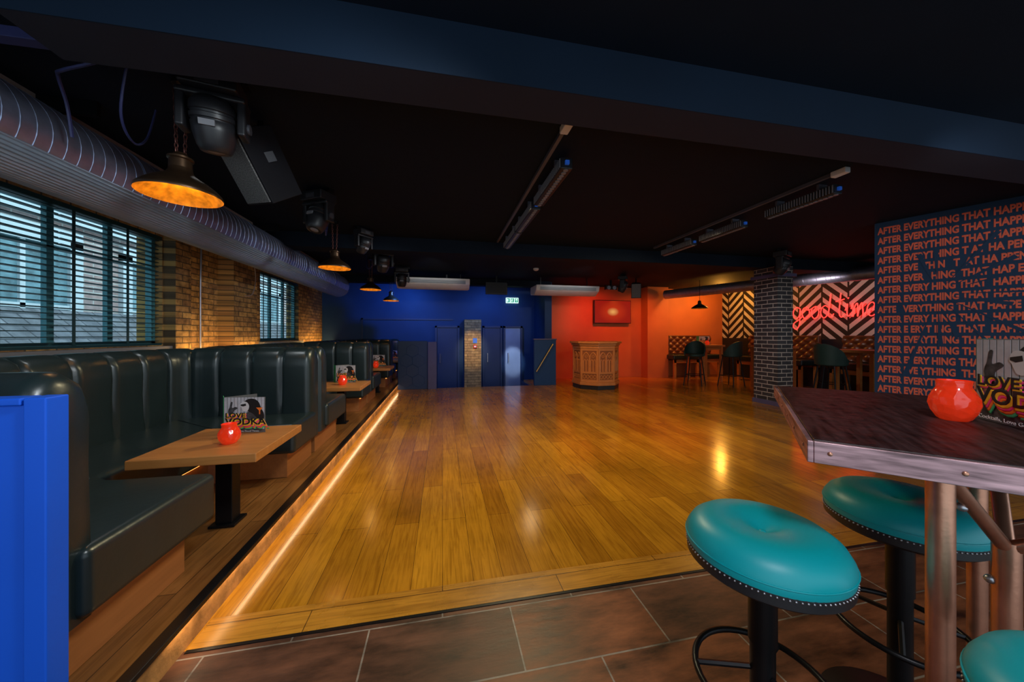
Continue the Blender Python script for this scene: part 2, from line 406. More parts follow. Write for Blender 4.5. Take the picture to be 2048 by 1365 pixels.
struct('wall_stairwell',[gbox(-.30,-.25,8.5,BY,-.5,-.001),gbox(-.25,2.3,8.44,8.5,-.5,-.061),gbox(2.3,2.75,8.5,BY,-.5,-.06)],'blue_dark')
struct('trim_17',[gbox(1.9,2.3,8.5,9.7,-.5,-.17),gbox(1.5,1.9,8.5,9.7,-.5,-.33)],'blue_dark')
def door(nm,x0,x1,m,z1=1.5):
    d=struct(nm,gbox(x0,x1,BY-.06,BY-.01,-.5,z1),m,bevel=.004)
    mk('door_frame',[gbox(x0-.06,x0-.005,BY-.09,BY,-.5,z1+.06),gbox(x1+.005,x1+.06,BY-.09,BY,-.5,z1+.06),gbox(x0-.06,x1+.06,BY-.09,BY,z1+.005,z1+.06)],'blue_dark',parent=d)
    mk('door_handle',gtube([(x0+.08,BY-.07,.5),(x0+.08,BY-.13,.5),(x0+.08,BY-.13,.75),(x0+.08,BY-.07,.75)],.012),'silver',parent=d)
door('door_1',-.15,.42,'blue_dark')
door('door_2',1.22,1.68,'blue_dark')
door('door_3',1.84,2.30,'blue_door')
struct('trim_18',gbox(.62,1.10,BY-.22,BY,-.5,1.74),'brickH')
# mural partition
mw=struct('wall_partition',gbox(0,3.2,0,.14,0,CZ),'mural_blue',loc=(5.54,3.43,0),rot=(0,0,math.radians(-69.1)))
full='AFTER EVERYTHING THAT HAPPENED'
var=[full,full,full,'AFTER EVERYTHING T AT HA PENED','AFTER EVE  THIN   T  AT HA PPENED','AFTER EVER   HING  THAT HAP ENED','AFTER EVERY HING THAT  HAPPEN D',full,'AFTE   VERYTHING THAT HAPPE ED','AFTER EVERY HING THAT  HAPPENED','AFTER E ERYT ING  THAT  HAPPENED',full,full,'AFTER EVERY HING THAT HAPP NED','AFTER EVE YTHING  THAT HAPPENED',full,full]
for k,t in enumerate(var):
    text('lettering',t,.116,'coral',mw,(.03,-.001,2.60-k*.127),xs=.615,off=.0052)
sh=[]
cx,cz=.52,1.78
for k in range(20):
    a=2*pi*k/20+random.uniform(-.08,.08); L=random.uniform(.5,1.05); w=random.uniform(.014,.024)
    r0=random.uniform(.05,.18)
    c,s=math.cos(a),math.sin(a)
    p=[(cx+c*r0,cz+s*r0*1.3),(cx+c*L-s*w,cz+s*L+c*w),(cx+c*L+s*w,cz+s*L-c*w)]
    if all(.0<q[0]<3 and .4<q[1]<2.7 for q in p):
        sh.append(([(q[0],-.005,q[1]) for q in p]+[(q[0],-.0035,q[1]) for q in p],[(0,1,2),(5,4,3),(0,3,4,1),(1,4,5,2),(2,5,3,0)]))
mk('mural_shard',sh,'mural_blue',parent=mw,kind='stuff')

struct('trim_19',gbox(5.95,6.29,5.1,5.58,0,2.55),'brick_black')
struct('trim_20',[gbox(5.91,6.33,5.06,5.62,2.36,2.42),gbox(5.93,6.31,5.08,5.60,0,.08)],'purplepost')
hp=thing('hexagon_screen','blue half-height screen with raised hexagon outlines beside the stairs','screen',(-.70,8.45,0))
mk('panel',gbox(-.33,.35,-.03,.03,0,1.15),'blue_dark',parent=hp,bevel=.005)
hx=[]
for r in range(4):
    for q in range(2):
        x=-.14+q*.277+(.1385 if r%2 else 0); z=.20+r*.24
        if abs(x)<.2: hx.append(gtube([(x+.155*math.sin(k*pi/3),-.032,z+.155*math.cos(k*pi/3)) for k in range(6)],.003,6,True))
mk('hexagon_outline',hx,'blue',parent=hp,kind='stuff')
mk('end_post',gbox(.36,.56,-.1,.12,0,1.13),'purplepost',parent=hp,bevel=.005)
hw=thing('stair_balustrade','blue half-height wall with a sloping brass handrail by the stairs','balustrade',(2.58,8.47,0))
mk('panel',gbox(-.28,.30,-.04,.04,0,1.17),'blue',parent=hw,bevel=.005)
mk('cap_rail',gbox(-.30,.32,-.06,.06,1.17,1.20),'purplepost',parent=hw,bevel=.005)
mk('handrail',gtube([(-.24,-.09,.36),(.20,-.09,1.06)],.02),'brass',parent=hw,smooth=True)
mks('bracket',[gtube([(-.16,-.09,.49),(-.16,-.03,.47)],.008),gtube([(.12,-.09,.93),(.12,-.03,.91)],.008)],'brass',hw)

bp_=thing('partition_panel','vivid blue painted low partition at the end of the booth','partition',(-1.05,1.19,0))
mk('panel',gbox(-2.1,-.055,-.025,.0,0,1.11),'blue_vivid',parent=bp_,bevel=.003)
mk('end_post',gbox(-.05,.0,-.035,.025,0,1.13),'blue_vivid',parent=bp_,bevel=.004)
mk('top_rail',gbox(-2.1,-.055,-.035,.02,1.11,1.13),'blue_vivid',parent=bp_,bevel=.004)

# ---------------------------------------------------------------- booths
def arc(cx,cy,r,a0,a1,n=8): return [(cx+r*math.cos(a0+(a1-a0)*i/n),cy+r*math.sin(a0+(a1-a0)*i/n)) for i in range(n+1)]
def booth(y0,L,n0,n1,label):
    b=thing('booth_sofa',label,'sofa',(-1.15,y0,PZ),group='booths along the window wall')
    path=[(-.03,.09)]+arc(-.85,.39,.3,-pi/2,-pi,10)+arc(-.85,L-.39,.3,pi,pi/2,10)+[(-.03,L-.09)]
    P=[Vector(p) for p in path]; tot=0;segs=[]
    for a,c in zip(P,P[1:]):
        l=(c-a).length; segs.append((tot,l,a,c)); tot+=l
    nn=int(tot/.015); ch=tot/round(tot/.245)
    prof=[(-.09,.2),(-.09,.90),(-.085,.96),(-.06,1.01),(-.015,1.037),(.035,1.035),(.085,1.00),(.110,.94),(.115,.86),(.112,.72),(.118,.55),(.125,.40),(.125,.2)]
    V=[];F=[];m=len(prof)
    for i in range(nn+1):
        s=tot*i/nn
        for t0,l,a,c in segs:
            if s<=t0+l+1e-6: break
        q=a+(c-a)*((s-t0)/l)
        def dirat(ss):
            for t0,l,a,c in segs:
                if ss<=t0+l+1e-6: return (c-a).normalized()
            return (segs[-1][3]-segs[-1][2]).normalized()
        d=(dirat(max(s-.02,0))+dirat(min(s+.02,tot))).normalized(); nrm=Vector((d.y,-d.x))
        x=(s/ch)%1; dd=min(x,1-x)*ch
        if min(s,tot-s)<ch*.3: dd=1
        gr=math.exp(-(dd/.011)**2); pf=math.sin(pi*x)**.45
        en=min(s,tot-s); er=.04*(1-min(1,en/.05))**2
        for (n_,z) in prof:
            k=n_
            if n_>0.05 and .4<z: k+= -.024*gr+.010*pf
            elif n_>=-.05 and z>1: z+= -.014*gr+.006*pf
            if en<.05: k*=(1-er*6); z-= er if z>.9 else 0
            V.append((q.x+nrm.x*k,q.y+nrm.y*k,z))
    for i in range(nn):
        for j in range(m-1):
            F.append((i*m+j,i*m+j+1,(i+1)*m+j+1,(i+1)*m+j))
    F.append(tuple(range(m))); F.append(tuple(range(nn*m,nn*m+m))[::-1])
    mk('backrest',(V,F),'leather',parent=b,smooth=True)
    def poly(x0,ya,yb,nx,na,nb,r=.13):
        return [(x0,ya),(x0,na)]+arc(nx+r,na+r,r,-pi/2,-pi,5)+arc(nx+r,nb-r,r,pi,pi/2,5)+[(x0,nb),(x0,yb),(-1.09,yb),(-1.09,ya)]
    mk('seat',gprism(poly(0,.13,L-.13,-.55,n0,n1),.21,.45),'leather',parent=b,bevel=.035,seg=4)
    mk('base',gprism(poly(-.09,.02,L-.02,-.64,n0-.09,n1+.09),0,.21),'base_oak',parent=b)
    mks('led_strip',[gbox(-.085,-.075,.2,n0-.12,.185,.2),gbox(-.085,-.075,n1+.12,L-.2,.185,.2),gbox(-.625,-.615,n0,n1,.185,.2)],'led_soft',b)
    mks('seat_seam',[gtube([(-.56,n0+.02,.452),(-1.0,.30,.452)],.004,6),gtube([(-.56,n1-.02,.452),(-1.0,L-.30,.452)],.004,6)],'leather',b)
    return b
booth(1.25,2.38,.80,1.75,'dark leather channel-back booth next to the blue partition, with oak base')
booth(3.68,2.38,.80,1.75,'dark leather channel-back booth between two others on the platform')
booth(6.11,2.38,.80,1.75,'dark leather channel-back booth beside the second window')
booth(8.54,1.5,.5,1.0,'short dark leather booth against the blue end wall')
def tbl(loc,label):
    t=thing('booth_table',label,'table',loc,group='oak tables in the booths')
    mk('table_top',gbox(-.30,.30,-.31,.31,.46,.51),'table_oak',parent=t,bevel=.006)
    mk('leg',gbox(-.045,.045,-.045,.045,.015,.44),'black',parent=t,bevel=.004)
    mk('mounting_plate',gbox(-.16,.16,-.16,.16,.445,.46),'black',parent=t)
    mk('foot_plate',gbox(-.07,.07,-.07,.07,0,.015),'black',parent=t,bevel=.003)
    return t
T0=tbl((-1.30,2.42,PZ),'small square oak-topped table on a black post in a booth')
for y in (4.85,7.28): copy_thing(T0,(-1.30,y,PZ))
copy_thing(T0,(-1.32,9.29,PZ))

def candle(loc):
    c=thing('candle_holder','round red glass candle jar glowing on a table','candle',loc,group='red candle jars')
    pr=[(0,0),(.030,0),(.038,.006),(.050,.026),(.055,.048),(.053,.066),(.045,.086),(.038,.098),(.037,.106),(.039,.115),(.039,.119),(.036,.119),(.034,.106),(.034,.098),(.041,.084),(.049,.064),(.051,.048),(.045,.028),(.03,.012),(0,.012)]
    v,f=glathe(pr,64); nv=[]
    for x,y,z in v:
        k=1
        if .018<z<.09: k=1+.045*abs(math.sin(5*math.atan2(y,x)+ (pi/2 if z>.05 else 0)))*math.sin(pi*(z-.018)/.072)
        nv.append((x*k,y*k,z))
    mk('glass_jar',(nv,f),'red_glass',parent=c,smooth=True)
    mk('candle_flame',gsph(.012,(0,0,.05),10,6,(1,1,1.8)),'wax',parent=c,smooth=True)
    return c
TZ=PZ+.51
c0=candle((-1.25,2.34,TZ))
for l in ((-1.27,4.78,TZ),(-1.30,7.2,TZ),(-1.30,9.25,TZ)): copy_thing(c0,l)
cb=copy_thing(c0,(1.455,.715,1.053),label='round red glass candle jar glowing on the high bar table'); cb.scale=(.88,.88,.97)

def flat(poly,y0,y1):
    n=len(poly); v=[(x,y0,z) for x,z in poly]+[(x,y1,z) for x,z in poly]
    f=[tuple(range(n)),tuple(range(n,2*n))[::-1]]+[(i,n+i,n+(i+1)%n,(i+1)%n) for i in range(n)]
    return v,f
def menu(loc,rz,label):
    m=thing('menu_card',label,'menu',loc,rz,group='standing menu cards')
    m.scale=(1.25,1,1)
    mk('front_leaf',gbox(0,.21,-.001,.001,0,.235),'paper',parent=m)
    mk('back_leaf',([(0,.0012,0),(.10,.13,0),(.10,.13,.235),(0,.0012,.235),(0,.0032,0),(.098,.132,0),(.098,.132,.235),(0,.0032,.235)],[(0,1,2,3),(4,7,6,5),(0,4,5,1),(3,2,6,7),(0,3,7,4),(1,5,6,2)]),'paper',parent=m)
    mk('side_leaf',([(0,.0,.0),(-.045,.07,0),(-.045,.07,.235),(0,.0,.235),(-.002,.0,0),(-.047,.07,0),(-.047,.07,.235),(-.002,.0,.235)],[(0,1,2,3),(4,7,6,5),(0,4,5,1),(3,2,6,7),(0,3,7,4),(1,5,6,2)]),'green',parent=m)
    mk('picture_backdrop',[flat([(.002+.0172*k,.022),(.0165+.0172*k,.022),(.0165+.0172*k,.233),(.002+.0172*k,.233)],-.0016,-.0012) for k in range(12)],'backdrop',parent=m,kind='stuff')
    Y=-.0022
    hair=catmull([(.105,.205,0),(.125,.222,0),(.155,.222,0),(.178,.2,0),(.19,.16,0),(.205,.12,0),(.2,.07,0),(.175,.05,0),(.15,.06,0),(.135,.09,0),(.128,.13,0),(.115,.16,0),(.10,.18,0)], 4, True)
    mk('picture_hair',flat([(a.x,a.y) for a in hair],Y-.0004,Y),'ink',parent=m)
    face=catmull([(.088,.196,0),(.10,.205,0),(.118,.2,0),(.128,.18,0),(.126,.155,0),(.115,.14,0),(.10,.143,0),(.094,.155,0),(.088,.17,0),(.083,.178,0)],4,True)
    mk('picture_face',flat([(a.x,a.y) for a in face],Y-.001,Y-.0006),'pale',parent=m)
    gl=[(.086,.186),(.112,.192),(.114,.178),(.098,.173),(.086,.178)]
    mk('picture_sunglasses',flat(gl,Y-.0016,Y-.0012),'ink',parent=m)
    arm=catmull([(.01,.03,0),(.03,.09,0),(.022,.14,0),(.03,.17,0),(.035,.2,0),(.045,.2,0),(.042,.165,0),(.06,.17,0),(.07,.16,0),(.05,.14,0),(.052,.1,0),(.075,.06,0),(.1,.05,0),(.1,.02,0),(.04,.01,0)],4,True)
    mk('picture_arm',flat([(a.x,a.y) for a in arm],Y-.0004,Y),'mid',parent=m)
    dr=catmull([(.115,.13,0),(.14,.13,0),(.165,.1,0),(.19,.05,0),(.19,.01,0),(.1,.01,0),(.1,.07,0)],4,True)
    mk('picture_dress',flat([(a.x,a.y) for a in dr],Y-.001,Y-.0006),'mid',parent=m)
    mk('picture_glass',flat([(.165,.165),(.2,.165),(.186,.145),(.186,.12),(.18,.12),(.18,.145)],Y-.0022,Y-.0018),'orange_ink',parent=m)
    cols=('green','orange_ink','pink','yellow')
    for k,cc in enumerate(cols):
        s=(4-k)
        text('lettering','VODKA',.060,cc,m,(.010+.0034*s,Y-.0028-.0006*k,.054-.0072*s),xs=.98,off=.0030)
        if k>1: text('lettering','LOVE',.042,cc,m,(.010+.003*s,Y-.0028-.0006*k,.102-.004*s),xs=1.0,off=.0022)
    text('lettering','VODKA',.060,'ink',m,(.010,Y-.0054,.054),xs=.98,off=.0016)
    text('lettering','LOVE',.042,'ink',m,(.010,Y-.0054,.102),off=.0012)
    text('lettering','Cocktails, Love Good Times',.0145,'white',m,(.014,Y-.0054,.006),off=.0002)
    return m
m0=menu((-1.42,2.60,TZ),math.radians(-8),'standing folded menu card with a monochrome woman and bold lettering')
for l in ((-1.42,5.02,TZ),(-1.42,7.44,TZ),(-1.42,9.42,TZ)): copy_thing(m0,l)
copy_thing(m0,(1.57,.725,1.053),math.radians(-123.5),label='standing folded menu card on the high bar table')

# ---------------------------------------------------------------- pendant lamps
def pend(loc):
    x,y,z=loc
    t=thing('pendant_lamp','bronze barn-style pendant lamp with gold interior hung on chains','lamp',(x,y,z),group='pendant lamps over the booths')
    out=[(.188,0),(.190,.008),(.184,.024),(.160,.050),(.128,.076),(.090,.100),(.064,.12),(.054,.14),(.05,.165)]
    inn=[(.045,.16),(.05,.137),(.060,.115),(.086,.095),(.124,.071),(.156,.045),(.180,.019),(.188,0)]
    mk('lamp_shade',glathe(out,64),'bronze',parent=t,smooth=True)
    mk('shade_interior',glathe(inn,64),'gold_in',parent=t,smooth=True)
    mk('neck',glathe([(.052,.155),(.05,.2),(.058,.205),(.058,.215),(.035,.225),(.03,.24),(0,.245)],32),'bronze',parent=t,smooth=True)
    mk('bulb',gsph(.028,(0,0,.105),16,10,(1,1,1.2)),'bulb',parent=t,smooth=True)
    H=CZ-z
    for sx in (-1,1):
        k=0; zz=.235; links=[]
        while zz<H-.03:
            xx=sx*(.02+.012*((zz-.235)/(H-.235)))
            r=[(.008*math.cos(a),0,.017*math.sin(a)) for a in [2*pi*i/10 for i in range(10)]]
            if k%2: r=[(0,a,c) for a,_,c in r]
            links.append(gx(gtube(r,.0028,5,True),loc=(xx,0,zz)))
            zz+=.026;k+=1
        mk('chain',links,'chain',parent=t,smooth=True)
    mk('ceiling_hook',gcyl(.04,H-.03,H,20),'black',parent=t)
    return t
lamp_locs=[(-1.46,2.28,2.09),(-1.35,4.73,2.15),(-1.33,6.85,2.15),(-1.26,8.97,2.15)]
for l in lamp_locs: pend(l)
for i,l in enumerate(lamp_locs):
    light('pendant_bulb_light','POINT',(l[0],l[1],l[2]+.06),3.0,(1,.52,.13),.028)

# ---------------------------------------------------------------- moving heads
def mhead(loc,rz=0,tilt=.3,s=1,label='black moving-head stage light clamped to the ceiling'):
    t=thing('moving_head_light',label,'stage light',loc,rz,group='moving-head stage lights')
    mk('base',[gx(gbox(-.13,.13,-.10,.10,-.09,0),scale=(s,s,s))],'blackp',parent=t,bevel=.012)
    mk('clamp',[gx(gbox(-.16,.16,-.03,.03,-.0,.03),scale=(s,s,s))],'black',parent=t)
    yoke=[gx(gbox(-.155,-.115,-.05,.05,-.30,-.10),scale=(s,s,s)),gx(gbox(.115,.155,-.05,.05,-.30,-.10),scale=(s,s,s)),gx(gbox(-.155,.155,-.06,.06,-.125,-.092),scale=(s,s,s))]
    mk('yoke',yoke,'blackp',parent=t,bevel=.012*s)
    hd=glathe([(0,.13),(.07,.125),(.10,.09),(.105,.05),(.098,.045),(.098,.035),(.105,.03),(.105,.01),(.098,.005),(.098,-.005),(.103,-.01),(.10,-.05),(.085,-.12),(.07,-.15),(.06,-.155),(0,-.14)],28)
    mk('lamp_head',[gx(hd,loc=(0,0,-.24*s),rot=(tilt,0,0),scale=(s,s,s))],'blackp',parent=t,smooth=True)
    mk('lens',[gx(gsph(.052,(0,0,-.137),16,8,(1,1,.35)) ,loc=(0,0,-.24*s),rot=(tilt,0,0),scale=(s,s,s))],'grey',parent=t,smooth=True)
    mk('tilt_knob',gx(gcyl(.028*s,.156*s,.168*s,20),loc=(0,0,-.24*s),rot=(0,pi/2,0)),'dgrey',parent=t)
    mk('label_plate',[gx(gbox(-.035,.035,-.110,-.100,-.035,-.005),loc=(0,0,-.24*s),rot=(tilt,0,0),scale=(s,s,s))],'grey',parent=t)
    mk('display_panel',[gx(gbox(-.05,.05,-.104,-.099,-.075,-.03),scale=(s,s,s))],'dgrey',parent=t)
    return t
mhead((-1.25,2.20,CZ-.03),.2,.25)
mhead((-1.22,3.75,CZ-.03),-.5,-.35)
mhead((-.95,5.9,CZ-.03),.4,.5)
mhead((-.85,7.6,CZ-.03),.1,.2)
mhead((5.7,4.8,CZ-.03),.4,.5)
mhead((4.3,7.6,CZ-.03),.9,.4)
mhead((-1.05,4.95,CZ-.03),.9,.6,.8)
def speaker(name,loc,rot,label,s=1):
    t=thing(name,label,'speaker',loc); t.rotation_euler=rot
    p=[(-.16,-.15),(.16,-.15),(.11,.15),(-.11,.15)]
    p=[(a*s,b*s) for a,b in p]
    mk('cabinet',gprism(p,-.25*s,.25*s),'cab',parent=t,bevel=.006)
    mk('grille',gbox(-.145*s,.145*s,-.162*s,-.151*s,-.235*s,.235*s),'grille',parent=t,bevel=.003)
    mk('connector_plate',gx(gbox(-.03,.03,-.04,.04,0,.004),loc=(.137*s,0,.05*s),rot=(0,pi/2,math.radians(-9.5))),'dgrey',parent=t)
    inv=t.rotation_euler.to_matrix().inverted()
    mk('ceiling_bracket',gtube([(0,0,.1*s),tuple(inv@Vector((0,0,CZ-loc[2])))],.02),'black',parent=t,smooth=True)
    return t
speaker('speaker',(-1.21,2.62,2.45),(math.radians(34),math.radians(6),math.radians(-36)),'black wedge loudspeaker tilted down from a ceiling bracket',.88)
speaker('speaker',(4.9,8.0,2.45),(math.radians(15),0,math.radians(-30)),'small black loudspeaker under the ceiling near the orange wall',.75)
for k,x in enumerate((.1,4.4)):
    pj=thing('ceiling_spotlight','small twin-lamp black ceiling spotlight','spotlight',(x,8.4,2.55))
    mk('housing',gbox(-.16,.16,-.05,.06,-.05,.06),'blackp',parent=pj,bevel=.01)
    mks('lamp_lens',[gx(gcyl(.05,0,.01,20),loc=(sx,-.05,0),rot=(pi/2,0,0)) for sx in (-.08,.08)],'silver',pj)
    mk('stem',gbox(-.02,.02,-.02,.02,.06,CZ-2.55),'black',parent=pj)

def track(x,y0,y1,label):
    t=thing('lighting_track',label,'track',(x,y0,CZ))
    mk('rail',[gbox(-.014,.014,0,y1-y0,-.03,0)],'rail',parent=t)
    mk('end_feed',gbox(-.03,.03,-.10,.02,-.05,0),'white',parent=t,bevel=.008)
    return t
track(.83,2.25,5.2,'silver ceiling lighting track carrying LED battens')
track(3.42,2.40,5.05,'silver ceiling lighting track with white end feed')
def ledbar(loc,rz,label,ln=.85):
    t=thing('led_bar',label,'stage light',loc,rz,group='LED bars under the ceiling tracks')
    mk('housing',gbox(-.05,.05,-ln/2,ln/2,-.14,-.05),'blackp',parent=t,bevel=.01)
    n=16
    mk('lens_row',[gx(gcyl(.02,0,.006,10),loc=(0,-ln/2+ln*(i+.5)/n,-.146)) for i in range(n)],'grey',parent=t,kind='stuff')
    mk('cooling_fins',[gbox(-.057,-.05,-ln/2+ln*(i+.3)/26,-ln/2+ln*(i+.6)/26,-.13,-.06) for i in range(26)],'grey',parent=t,kind='stuff')
    for y in (-ln*.3,ln*.3):
        mk('bracket',[gbox(-.05,.05,y-.012,y+.012,-.05,.0)],'rail',parent=t)
    mk('blue_connector',gbox(-.016,.016,-ln/2-.02,-ln/2,-.11,-.08),'lensblue',parent=t)
    return t
for y in (2.95,3.85,4.7): ledbar((.96,y,CZ),0,'black LED batten hanging beside the ceiling track',.8)
for y in (2.85,3.85,4.7): ledbar((3.60,y,CZ),0,'black LED bar wash light under the ceiling',.7)
def cable(pts,r,label,m='cable'):
    mk('cable',gtube(catmull(pts,8),r,6),m,smooth=True,label=label,cat='cable')
cable([(-1.45,2.0,2.72),(-1.6,1.98,2.60),(-1.8,2.05,2.58),(-1.95,2.2,2.64),(-2.0,2.3,2.55),(-2.02,2.35,2.4)],.008,'thin blue-black cable looped below the ceiling')
cable([(-1.50,2.02,2.74),(-1.62,2.12,2.45),(-1.70,2.30,2.38),(-1.78,2.5,2.5),(-1.8,2.6,2.74)],.006,'thin blue cable hanging in a loop near a pendant lamp')
cable([(-1.15,6.2,2.74),(-1.2,6.3,2.5),(-1.3,6.4,2.48),(-1.35,6.6,2.74)],.007,'thin cable drooping between ceiling lights')
cable([(-1.26,4.05,2.74),(-1.28,4.15,2.5),(-1.32,4.3,2.46),(-1.35,4.5,2.74)],.007,'thin cable drooping toward a pendant lamp')
cr=thing('ceiling_conduit','dark blue metal cable tray under the ceiling','conduit',(-1.9,1.98,2.66))
mk('tray',gbox(-.38,.42,-.03,.03,-.02,.03),'cable',parent=cr,bevel=.004)
mks('drop_rod',[gbox(-.3,-.29,-.005,.005,.03,.09),gbox(.35,.36,-.005,.005,.03,.09)],'black',cr)

def duct(p0,p1,r,label,pitch=.075,under=False):
    p0=Vector(p0);p1=Vector(p1);L=(p1-p0).length
    t=thing('ventilation_duct',label,'duct',tuple(p0)); t.rotation_euler=(p1-p0).to_track_quat('Z','Y').to_euler()
    mk('duct_body',glathe([(0,0),(r,0),(r,L),(0,L)],72),'steel',parent=t,smooth=True)
    pts=[];n=int(L/pitch)
    for i in range(n*28+1):
        a=2*pi*i/28; pts.append((r*math.cos(a),r*math.sin(a),i/28*pitch))
    mk('spiral_seam',gtube(pts,.0035,5),'steel',parent=t,smooth=True)
    z=.9
    while z<L: mk('joint_band',gx(glathe([(r,-.03),(r+.006,-.03),(r+.006,.03),(r,.03)],48),loc=(0,0,z)),'steel',parent=t,smooth=True); z+=1.5
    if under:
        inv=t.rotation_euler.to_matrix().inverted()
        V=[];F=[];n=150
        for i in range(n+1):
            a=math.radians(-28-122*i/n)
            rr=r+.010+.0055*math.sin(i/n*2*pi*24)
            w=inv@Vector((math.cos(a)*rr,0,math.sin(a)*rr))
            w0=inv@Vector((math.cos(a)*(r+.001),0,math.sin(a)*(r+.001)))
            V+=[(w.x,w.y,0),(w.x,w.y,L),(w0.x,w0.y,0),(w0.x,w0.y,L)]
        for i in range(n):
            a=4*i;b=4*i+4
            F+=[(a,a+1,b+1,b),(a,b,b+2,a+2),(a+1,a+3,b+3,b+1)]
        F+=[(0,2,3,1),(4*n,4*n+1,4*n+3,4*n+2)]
        mk('blind_reflection_sheet',(V,F),'duct_reflection',parent=t,smooth=True,label='pale ribbed sheet added to mimic blinds reflected in the duct')  # added shape: its ribs imitate reflected blind slats
    return t
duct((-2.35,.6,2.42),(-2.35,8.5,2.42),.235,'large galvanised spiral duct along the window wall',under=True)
duct((8.35,4.4,2.5),(6.55,9.1,2.5),.13,'thin silver duct under the ceiling by the patterned wall')
for i,y in enumerate((2.6,5.0,7.4)):
    mk('duct_hanger',gbox(-2.6,-2.1,y-.015,y+.015,2.66,2.75),'black',label='black strap bracket fixing the duct to the ceiling',cat='bracket')

def ac(loc,w,label):
    t=thing('air_conditioner',label,'air conditioner',loc,group='ceiling air conditioners')
    prof=[(-.34,.10),(.25,.10),(.25,-.10),(-.10,-.13),(-.30,-.03)]
    v=[(x,y,z) for x in (-w/2,w/2) for y,z in prof]; n=len(prof)
    f=[tuple(range(n)),tuple(range(n,2*n))[::-1]]+[(i,n+i,n+(i+1)%n,(i+1)%n) for i in range(n)]
    mk('body',(v,f),'white',parent=t,bevel=.02)
    mks('air_louvre',[gbox(-w/2+.1,w/2-.1,-.345,-.30,.0+.02*k-.02,.006+.02*k-.02) for k in range(4)],'grey',t)
    mks('hanging_rod',[gbox(x-.01,x+.01,-.01,.01,.1,CZ-loc[2]) for x in (-w/2+.2,w/2-.2)],'black',t)
ac((-.20,8.3,2.50),1.65,'white ceiling-hung air conditioner above the booths end')
ac((3.05,8.3,2.42),1.65,'white ceiling-hung air conditioner above the stair')
ms=thing('monitor','small black monitor hung from the ceiling','screen',(1.3,8.3,2.45))
mk('casing',gbox(-.27,.27,-.03,.03,-.16,.14),'blackp',parent=ms,bevel=.01)
mk('screen',gbox(-.25,.25,-.034,-.03,-.14,.12),'ink',parent=ms)
mk('pole',gbox(-.02,.02,-.02,.02,.14,.30),'black',parent=ms)
sd=thing('smoke_detector','small white smoke detector on the ceiling','smoke detector',(2.0,7.2,CZ))
mk('body',glathe([(0,0),(.06,0),(.06,-.03),(.035,-.05),(0,-.05)],24),'white',parent=sd,smooth=True)
ex=thing('exit_sign','green and white illuminated running-man exit sign','sign',(2.05,BY-.03,2.33))
M['exitw']=mat('exit_white',(.8,1,.85),.4,emit=(.7,1,.8),es=1.2); M['exitg']=mat('exit_green',(.01,.25,.12),.4,emit=(.02,.5,.25),es=.5)
mk('box',gbox(-.19,.19,-.05,.0,-.08,.08),'exitw',parent=ex,bevel=.005)
mks('pictogram',[gbox(-.17,-.08,-.056,-.051,-.06,.06),gbox(-.05,.05,-.056,-.051,-.06,.06),gbox(.08,.17,-.056,-.051,-.06,.06)],'exitg',ex)
def ln(p,w,y):
    (x0,z0),(x1,z1)=p; dx,dz=x1-x0,z1-z0; l=math.hypot(dx,dz); nx,nz=-dz/l*w,dx/l*w
    return flat([(x0+nx,z0+nz),(x1+nx,z1+nz),(x1-nx,z1-nz),(x0-nx,z0-nz)],y,y+.002)
mk('running_man',[ln(((-.01,.03),(-.015,-.01)),.012,-.06),ln(((-.015,-.01),(.02,-.045)),.006,-.06),ln(((-.015,-.01),(-.035,-.05)),.006,-.06),ln(((-.03,.01),(.025,.015)),.005,-.06),ln(((-.008,.04),(-.006,.055)),.009,-.06)],'exitw',parent=ex)
mk('arrow',[ln(((.125,-.045),(.125,.04)),.006,-.06),ln(((.125,.045),(.10,.01)),.006,-.06),ln(((.125,.045),(.15,.01)),.006,-.06)],'exitw',parent=ex)
mk('doorway_mark',ln(((-.14,-.04),(-.14,.04)),.02,-.06),'exitw',parent=ex)
tv=thing('television','wall-mounted television showing a red glowing picture','television',(5.02,9.49,1.99))
mk('casing',gbox(-.60,.60,-.04,.04,-.35,.35),'blackp',parent=tv,bevel=.01)
mk('screen',gbox(-.58,.58,-.045,-.04,-.33,.33),'tv',parent=tv)
mk('wall_bracket',gbox(-.1,.1,.04,.11,-.1,.1),'black',parent=tv)
fc=thing('fire_call_point','red fire alarm call point with blue sign on the brick pier','fire alarm',(.92,BY-.22,1.0))
mk('call_box',gbox(-.05,.05,-.04,0,-.09,.01),'red',parent=fc,bevel=.005)
mk('call_window',gbox(-.03,.03,-.043,-.04,-.06,-.02),'white',parent=fc)
mk('notice',gbox(-.06,.06,-.006,0,.06,.20),'signblue',parent=fc)
mk('conduit_pipe',gtube([(WX+.03,5.3,1.02),(WX+.03,5.3,2.0),(WX+.03,5.32,2.6)],.012,8),'silver',smooth=True,label='thin grey conduit running up the brick wall',cat='pipe')
mk('conduit_pipe',gtube(catmull([(WX+.208,6.0,1.9),(WX+.208,6.2,1.95),(WX+.208,6.3,2.2),(WX+.208,6.25,2.5),(WX+.208,6.2,2.74)],6),.008,6),'tan',smooth=True,label='pale cable hanging on the brick pier',cat='cable')

